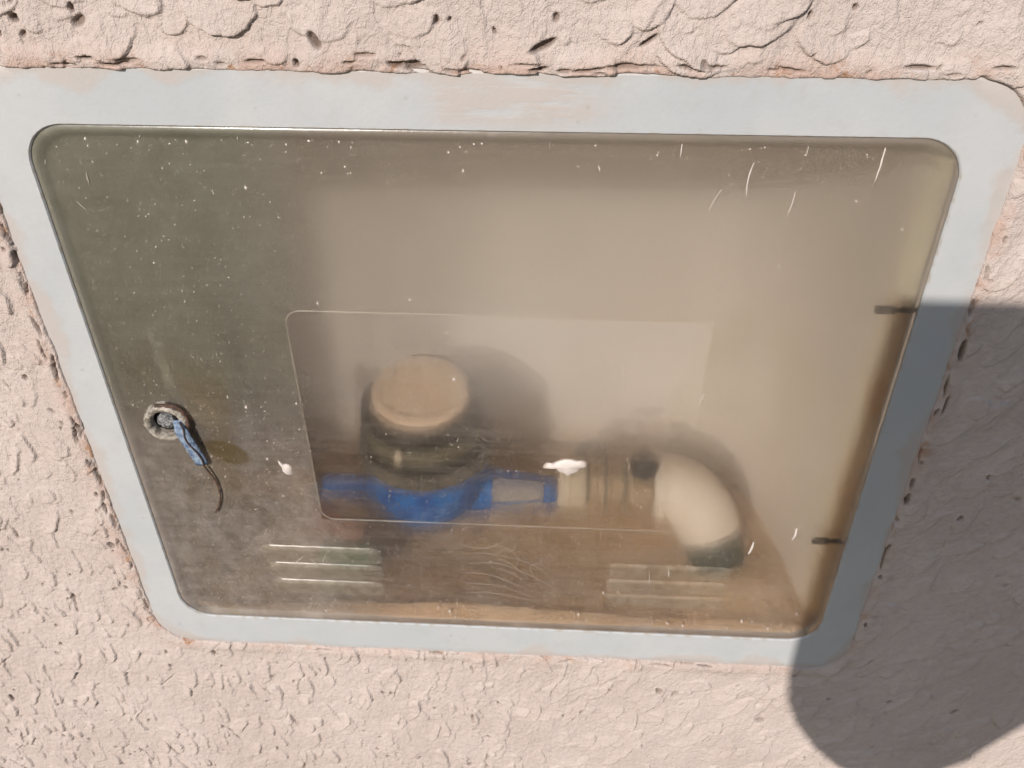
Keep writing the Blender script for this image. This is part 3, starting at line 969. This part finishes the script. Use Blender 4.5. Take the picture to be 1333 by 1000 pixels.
bm = bmesh.new()
add_lathe(bm, [(0.0072, -0.004), (0.0112, -0.003), (0.0119, 0.0), (0.0118, 0.0025), (0.0112, 0.0046), (0.0102, 0.0056), (0.0090, 0.0056), (0.0080, 0.0046), (0.0074, 0.0022), (0.0072, 0.0)],
          (LX, 0.002, LZ), ax, 72, 0.012)
bmesh.ops.recalc_face_normals(bm, faces=bm.faces)
rough_up(bm, 0.0006, 420, 77)
obj('lock_ring', bm, M['lock'], door)
bm = bmesh.new()
add_lathe(bm, [(0.0076, -0.0030), (0.0076, -0.0006), (0, -0.0006)], (LX, 0.002, LZ), ax, 30)  # black disc filling the gap between ring and plug
obj('lock_well', bm, M['well'], door)
bm = bmesh.new()
add_lathe(bm, [(0.0047, -0.0005), (0.0048, 0.0020), (0.0041, 0.0031), (0.0028, 0.0035), (0.0015, 0.0036), (0, 0.0033)], (LX - 0.0003, 0.002, LZ + 0.0004), ax, 40, 0.02)
bmesh.ops.recalc_face_normals(bm, faces=bm.faces)
rough_up(bm, 0.0012, 520, 78)
obj('lock_plug', bm, M['plug'], door)
bm = bmesh.new()
add_lathe(bm, [(0, 0), (0.0065, 0), (0.0065, 0.007), (0, 0.007)], (LX, 0.0052, LZ), (0, 1, 0), 20)
pts = spline([(LX + 0.004, 0.0105, LZ - 0.010), (LX + 0.015, 0.0105, LZ - 0.020), (LX + 0.033, 0.0105, LZ - 0.0265)], 5)
add_tube(bm, pts, [0.0060, 0.0070, 0.0075, 0.0078, 0.0080, 0.0080, 0.0080, 0.0080, 0.0078, 0.0072, 0.005][:len(pts)], 10, 0.3)
obj('lock_cam', bm, M['cam'], door)

# hinge pins seen through the right edge
for z in (0.0755, -0.0820):
    bm = bmesh.new()
    add_lathe(bm, [(0, 0), (0.0017, 0.0002), (0.0021, 0.001), (0.0022, 0.0085), (0.0017, 0.0092), (0.0010, 0.0095), (0.0010, 0.0118), (0.0014, 0.012), (0.0014, 0.0165), (0, 0.017)],
              (0.1835, 0.0085, z), (1, 0, 0.02), 16, 0.05)
    obj('hinge_pin', bm, M['hinge'], cab)

# ------------------------------------------------------------------ wire seal on the lock
seal = tag(empty('wire_seal', (-0.166, 0.001, -0.035)), 'faded blue seal strip with rusty wire hanging from the door lock', 'seal')
pts = spline([(-0.1668, -0.0022, 0.0020), (-0.1655, -0.0030, -0.006), (-0.1633, -0.0018, -0.017), (-0.1608, 0.0, -0.0305)], 7)
bm = bmesh.new()
n = len(pts)
add_tube(bm, pts, [(0.0026 + 0.0013 * min(1, k / (0.35 * n))) * random.uniform(0.95, 1.05) for k in range(n)], 10, 0.35)
strip = obj('seal_strip', bm, M['tie'], seal)
bm = bmesh.new()
wp = [p + Vector((0.0016 + 0.0009 * math.sin(i * 0.45), -0.0017, 0)) for i, p in enumerate(pts)]
add_tube(bm, wp, 0.00038, 6)
wp2 = [p + Vector((random.uniform(-0.0008, 0.0020), -0.0021, 0)) for i, p in enumerate(pts)]
wl = spline([(-0.1607, -0.0005, -0.0300), (-0.1590, 0.0, -0.0355), (-0.1562, 0.0008, -0.0450), (-0.1560, 0.0008, -0.0560), (-0.1585, 0.0006, -0.0640), (-0.1612, 0.0004, -0.0690)], 6)
add_tube(bm, wl, [0.00058 * random.uniform(0.8, 1.15) for _ in wl], 7)
for q, (rr, yy, a0, a1) in enumerate(((0.0118, -0.0008, -25, 105), (0.0122, 0.0004, -25, 80))):
    loop = [(LX + rr * math.cos(a), yy + 0.0006 * math.sin(3 * a + q), LZ + rr * math.sin(a)) for a in [R(a0 + (a1 - a0) * k / 24) for k in range(25)]]
    add_tube(bm, loop, [0.0011 * random.uniform(0.65, 1.2) for _ in loop], 7)
obj('twisted_wire', bm, M['wire'], seal)

# ------------------------------------------------------------------ soil in the bottom of the box
def build_soil():
    xs = np.linspace(-BX + 0.0003, BX - 0.0003, 200)
    ys = np.linspace(0.0051, D - 0.0004, 92)
    X, Y = np.meshgrid(xs, ys)
    H = -0.1665 + 0.004 * fbm(X * 22, Y * 22, 41, 4) + 0.0012 * fbm(X * 160, Y * 160, 42, 3)
    H += 0.0085 * np.exp(-(Y - 0.0051) / 0.018)
    H = np.where(Y < 0.0052, -0.172, H)
    H += 0.010 * np.exp(-((X + 0.02) / 0.09) ** 2 - ((Y - 0.02) / 0.05) ** 2)
    H += 0.020 * np.exp(-((X - 0.15) / 0.035) ** 2 - ((Y - 0.045) / 0.030) ** 2)
    nx, ny = len(xs), len(ys)
    idx = np.arange(nx * ny).reshape(ny, nx)
    q = np.stack([idx[:-1, :-1], idx[:-1, 1:], idx[1:, 1:], idx[1:, :-1]], -1).reshape(-1, 4)
    me = bpy.data.meshes.new('soil')
    me.from_pydata(np.stack([X.ravel(), Y.ravel(), H.ravel()], -1).tolist(), [], q.tolist())
    tag(link_mesh('soil', me, M['soil'], None, (0, 0.09, -0.17)), kind='structure')


build_soil()
bm = bmesh.new()
r_ = random.Random(9)
for k in range(70):
    s = r_.uniform(0.0012, 0.0042)
    mtx = Matrix.Translation((r_.uniform(-0.19, 0.19), r_.uniform(0.015, 0.17), -0.164 + r_.uniform(0, 0.004))) @ Matrix.Rotation(r_.uniform(0, 3), 4, 'Z') @ Matrix.Diagonal((s, s * r_.uniform(0.6, 1), s * 0.6, 1))
    bmesh.ops.create_icosphere(bm, subdivisions=1, radius=1, matrix=mtx)
tag(obj('gravel', bm, simple('gravel_stone', (0.30, 0.22, 0.15), (0.45, 0.36, 0.27), 90, 0.9)), kind='stuff')

# ------------------------------------------------------------------ water meter
MX, MY, PZ = -0.0495, 0.082, -0.119
met = tag(empty('water_meter', (MX, MY, -0.152)), 'blue water meter with round dusty tan cap and dark register ring', 'water meter')
tilt = Vector((0.03, -0.12, 0.98))
bm = bmesh.new()
add_lathe(bm, [(0, -0.0050), (0.0300, -0.0050), (0.0308, -0.0038), (0.0300, -0.0012), (0.0284, 0.0), (0.0252, -0.0003), (0.0242, -0.0010), (0.0230, -0.0011), (0, -0.0006)],
          (MX - 0.001, MY, -0.0395), tilt, 64)
lid = obj('lid', bm, M['lid'], met, auto=R(45))
bm = bmesh.new()     # lug that the lid turns on, and the catch at the front, added as the glint on the glass
add_tube(bm, [(MX + 0.012, MY + 0.037, -0.046), (MX - 0.012, MY + 0.037, -0.046)], 0.004, 12)
obj('hinge_lug', bm, M['dusty'], lid)
bm = bmesh.new()
add_lathe(bm, [(0, 0), (0.0026, 0), (0.0030, 0.001), (0.0028, 0.0065), (0.0015, 0.0085), (0, 0.009)], (MX - 0.010, MY - 0.0395, -0.0655), (0, -0.1, 1), 12)
obj('glint_piece', bm, M['pale'], lid)
bm = bmesh.new()
add_lathe(bm, [(0.0200, -0.0480), (0.0372, -0.0470), (0.0390, -0.0485), (0.0392, -0.0560), (0.0370, -0.0585), (0.030, -0.0585)], (MX, MY, 0), (0, 0, 1), 64)
obj('lid_seat', bm, M['dark'], met)
bm = bmesh.new()
add_lathe(bm, [(0.030, -0.0587), (0.0392, -0.0587), (0.0400, -0.0600), (0.0400, -0.0680), (0.039, -0.0692), (0.030, -0.0692)], (MX, MY, 0), (0, 0, 1), 64)
obj('register_body', bm, M['glass'], met)
bm = bmesh.new()
add_lathe(bm, [(0.030, -0.0693), (0.0408, -0.0693), (0.0412, -0.0710), (0.0408, -0.0772), (0.030, -0.0772)], (MX, MY, 0), (0, 0, 1), 64)
obj('seal_groove', bm, M['dark'], met)
bm = bmesh.new()
add_lathe(bm, [(0.030, -0.0773), (0.0425, -0.0773), (0.0435, -0.0785), (0.0435, -0.0865), (0.0420, -0.0885), (0.030, -0.0885)], (MX, MY, 0), (0, 0, 1), 64)
cl = obj('clamp_ring', bm, M['dusty'], met)
for k in range(24):
    a = 2 * math.pi * k / 24
    c = Vector((MX + 0.0437 * math.cos(a), MY + 0.0437 * math.sin(a), -0.0822))
    bm = bmesh.new()
    add_tube(bm, [c + Vector((0, 0, -0.0036)), c + Vector((0, 0, 0.0036))], 0.0011, 6)
    obj('grip_rib', bm, M['dusty'], cl)
# cast body: bowl plus tapering arms
bm = bmesh.new()
add_lathe(bm, [(0.034, -0.0846), (0.0395, -0.0846), (0.0402, -0.0870), (0.0398, -0.1000), (0.0378, -0.1140), (0.0325, -0.1240), (0.0250, -0.1320), (0.014, -0.1362), (0, -0.1368)],
          (MX, MY, 0), (0, 0, 1), 48)
add_lathe(bm, [(0.0180, 0.0), (0.0165, 0.030), (0.0140, 0.044), (0.0112, 0.060), (0.0095, 0.076), (0.0095, 0.086), (0, 0.086)], (MX, MY, PZ), (1, 0, 0), 28)
add_lathe(bm, [(0.0110, 0.0), (0.0095, 0.034), (0.0065, 0.043), (0, 0.043)], (MX, MY, PZ), (-1, 0, 0), 28)
obj('body', bm, M['blue'], met)
bm = bmesh.new()     # serial label wrapped on the arm
nn = 10
rows = []
for i in range(7):
    f = i / 6
    x = MX + 0.043 + 0.034 * f
    rad = 0.0141 - 0.0042 * f + 0.0009
    rows.append([bm.verts.new((x, MY - rad * math.sin(R(a)), PZ + rad * math.cos(R(a)))) for a in np.linspace(22, 88, nn)])
for a, b in zip(rows, rows[1:]):
    for k in range(nn - 1): bm.faces.new((a[k], a[k + 1], b[k + 1], b[k]))
bmesh.ops.solidify(bm, geom=bm.faces[:], thickness=0.0005)
obj('label_plate', bm, M['label'], met)
bm = bmesh.new()
add_lathe(bm, [(0, 0), (0.0058, 0), (0.0062, 0.002), (0.0062, 0.026), (0.0056, 0.028), (0, 0.028)], (MX - 0.0445, MY, PZ), (-1, 0, 0), 24)
obj('inlet_spud', bm, M['blue'], met)

for o in met.children:
    if o.name.split('.')[0] in ('lid', 'lid_seat', 'register_body', 'seal_groove', 'clamp_ring'): o.location.z += 0.004

# ------------------------------------------------------------------ pipes
sup = tag(empty('inlet_pipe', (-0.16, MY, PZ - 0.02)), 'tarnished inlet pipe with brown nut left of the blue water meter', 'pipe')
bm = bmesh.new()
add_hex(bm, 0.0145, 0.018, (-0.1250, MY, PZ), (-1, 0, 0))
obj('coupling_nut', bm, M['brown'], sup, auto=R(30))
bm = bmesh.new()
add_lathe(bm, [(0, 0), (0.0100, 0), (0.0100, 0.0610), (0, 0.0610)], (-0.1432, MY, PZ), (-1, 0, 0), 20)
obj('tail_pipe', bm, M['brown'], sup)
bm = bmesh.new()
add_tube(bm, spline([(-0.128, MY - 0.006, PZ - 0.019), (-0.110, MY - 0.022, PZ - 0.017), (-0.090, MY - 0.026, PZ - 0.019)], 6), 0.0085, 12)
obj('rusty_clamp', bm, M['redb'], sup)
gr = tag(empty('hose_scrap', (-0.098, 0.042, -0.158)), 'short green plastic hose scrap lying on soil left of the blue meter body', 'hose')
bm = bmesh.new()
add_tube(bm, spline([(-0.117, 0.046, -0.147), (-0.100, 0.042, -0.146), (-0.080, 0.046, -0.147)], 6), 0.0085, 14)
obj('hose_wall', bm, M['green'], gr)
bm = bmesh.new()
add_lathe(bm, [(0, 0), (0.0092, 0), (0.0098, 0.001), (0.0098, 0.006), (0.0092, 0.007), (0, 0.007)], (-0.0865, 0.0445, -0.1465), (1, 0.15, 0), 16)
obj('hose_collar', bm, M['dgreen'], gr)

out = tag(empty('outlet_pipe', (0.09, MY, PZ - 0.02)), 'brass outlet fittings with valve and pale elbow right of the meter', 'pipe')
x = MX + 0.0865
PZ = -0.111
bm = bmesh.new()
add_lathe(bm, [(0, 0), (0.0172, 0), (0.0180, 0.0015), (0.0180, 0.0075), (0.0165, 0.009), (0.0165, 0.0095), (0.0182, 0.011), (0.0182, 0.0165), (0.0172, 0.018), (0, 0.018)], (x, MY, PZ), (1, 0, 0), 28)
obj('coupling_nut', bm, M['pale'], out, auto=R(40)); x += 0.0182
bm = bmesh.new()
add_lathe(bm, [(0, 0), (0.0125, 0), (0.0125, 0.007), (0.0150, 0.008), (0.0150, 0.016), (0.0130, 0.017), (0.0130, 0.026), (0, 0.026)], (x, MY, PZ), (1, 0, 0), 28)
obj('tailpiece', bm, M['brass'], out, auto=R(40))
for gx in (x + 0.0002, x + 0.0125, x + 0.0252):
    bm = bmesh.new()
    add_lathe(bm, [(0.010, -0.0011), (0.0157, -0.0011), (0.0162, 0), (0.0157, 0.0011), (0.010, 0.0011)], (gx, MY, PZ), (1, 0, 0), 28)
    obj('seal_ring', bm, M['dusty'], out)
x += 0.0262
bm = bmesh.new()
add_hex(bm, 0.0185, 0.017, (x, MY, PZ), (1, 0, 0), 8)
add_lathe(bm, [(0.0075, 0), (0.0075, 0.019), (0.0060, 0.021), (0, 0.021)], (x + 0.0085, MY - 0.003, PZ), (0.05, -0.25, 1), 18)
valve = obj('valve_body', bm, M['brass'], out, auto=R(30))
bm = bmesh.new()
add_lathe(bm, [(0, 0.019), (0.0065, 0.019), (0.0086, 0.0215), (0.0092, 0.026), (0.0086, 0.031), (0.0060, 0.0350), (0, 0.036)], (x + 0.0085, MY - 0.003, PZ), (0.05, -0.25, 1), 24, 0.03)
obj('valve_knob', bm, M['dark'], out)
bm = bmesh.new()
add_tube(bm, spline([(x - 0.034, MY + 0.010, PZ + 0.018), (x - 0.024, MY + 0.014, PZ + 0.021), (x - 0.012, MY + 0.012, PZ + 0.019)], 5), 0.0045, 10, 0.5, (0, 0, 1))
obj('shadow_tab', bm, M['dark'], out)  # dark piece standing in for the shadow over the brass tube
x += 0.0172
el = spline([(x, MY, PZ), (x + 0.010, MY, PZ), (x + 0.023, MY - 0.004, PZ - 0.003), (x + 0.034, MY - 0.012, PZ - 0.013), (x + 0.039, MY - 0.018, PZ - 0.024)], 7)
nn = len(el)
bm = bmesh.new()
add_tube(bm, el, [0.0200 + 0.0015 * math.sin(k / nn * 3) for k in range(nn)], 30)
elbow = obj('elbow', bm, M['pipe'], out, auto=R(50))
for kk in (1,):
    bm = bmesh.new()
    add_lathe(bm, [(0.019, 0), (0.0218, 0), (0.0224, 0.001), (0.0224, 0.007), (0.0218, 0.008), (0.019, 0.008)], (x + 0.0004, MY, PZ), (1, 0, 0), 32)
    obj('elbow_collar', bm, M['pipe'], elbow)
bm = bmesh.new()
e0 = Vector(el[-1]); ed = (el[-1] - el[-2]).normalized()
add_lathe(bm, [(0.013, -0.002), (0.0185, -0.002), (0.0190, 0.000), (0.0185, 0.016), (0.0175, 0.022), (0, 0.022)], e0, ed, 30)
obj('hose_end', bm, M['dgreen'], out)

# ------------------------------------------------------------------ what throws the shadow at lower right: a bag added unseen, cut to the shadow's outline
def build_caster():
    K = 0.56
    off = Vector((-K * SUN.x / SUN.y, -K, -K * SUN.z / SUN.y))
    b = tag(empty('shadow_caster', Vector((0.29, 0, -0.30)) + off), 'unseen made-up black bag with flat top whose shadow falls at lower right', 'caster')
    outl = [(0.190, 0.0865), (0.1885, 0.07), (0.1885, 0.0), (0.188, -0.08), (0.1875, -0.15), (0.1885, -0.195), (0.193, -0.225), (0.203, -0.250), (0.218, -0.275), (0.236, -0.2965),
            (0.258, -0.312), (0.283, -0.3155), (0.305, -0.307), (0.326, -0.286), (0.345, -0.250), (0.368, -0.215), (0.395, -0.18), (0.42, -0.12), (0.43, 0.0), (0.432, 0.0865)]
    bm = bmesh.new()
    loops = []
    cx, cz = 0.30, -0.11
    for dy, s in ((-0.03, 0.86), (-0.022, 0.97), (-0.010, 1.0), (0.010, 1.0), (0.022, 0.97), (0.03, 0.86)):
        loops.append([Vector((cx + (px - cx) * s, 0, cz + (pz - cz) * s)) + off + Vector((dy * -SUN.x / SUN.y * -1, dy, dy * SUN.z / SUN.y)) for px, pz in outl])
    add_loops(bm, loops, close=False, cap0=True, cap1=True)
    obj('caster_body', bm, M['caster'], b, auto=R(60))
    bm = bmesh.new()
    p = spline([Vector((0.395, 0, 0.07)) + off, Vector((0.41, 0, 0.25)) + off, Vector((0.43, -0.02, 0.55)) + off, Vector((0.43, -0.06, 0.75)) + off], 8)
    add_tube(bm, p, 0.014, 8, 0.25)
    obj('caster_strap', bm, M['leather'], b)


build_caster()
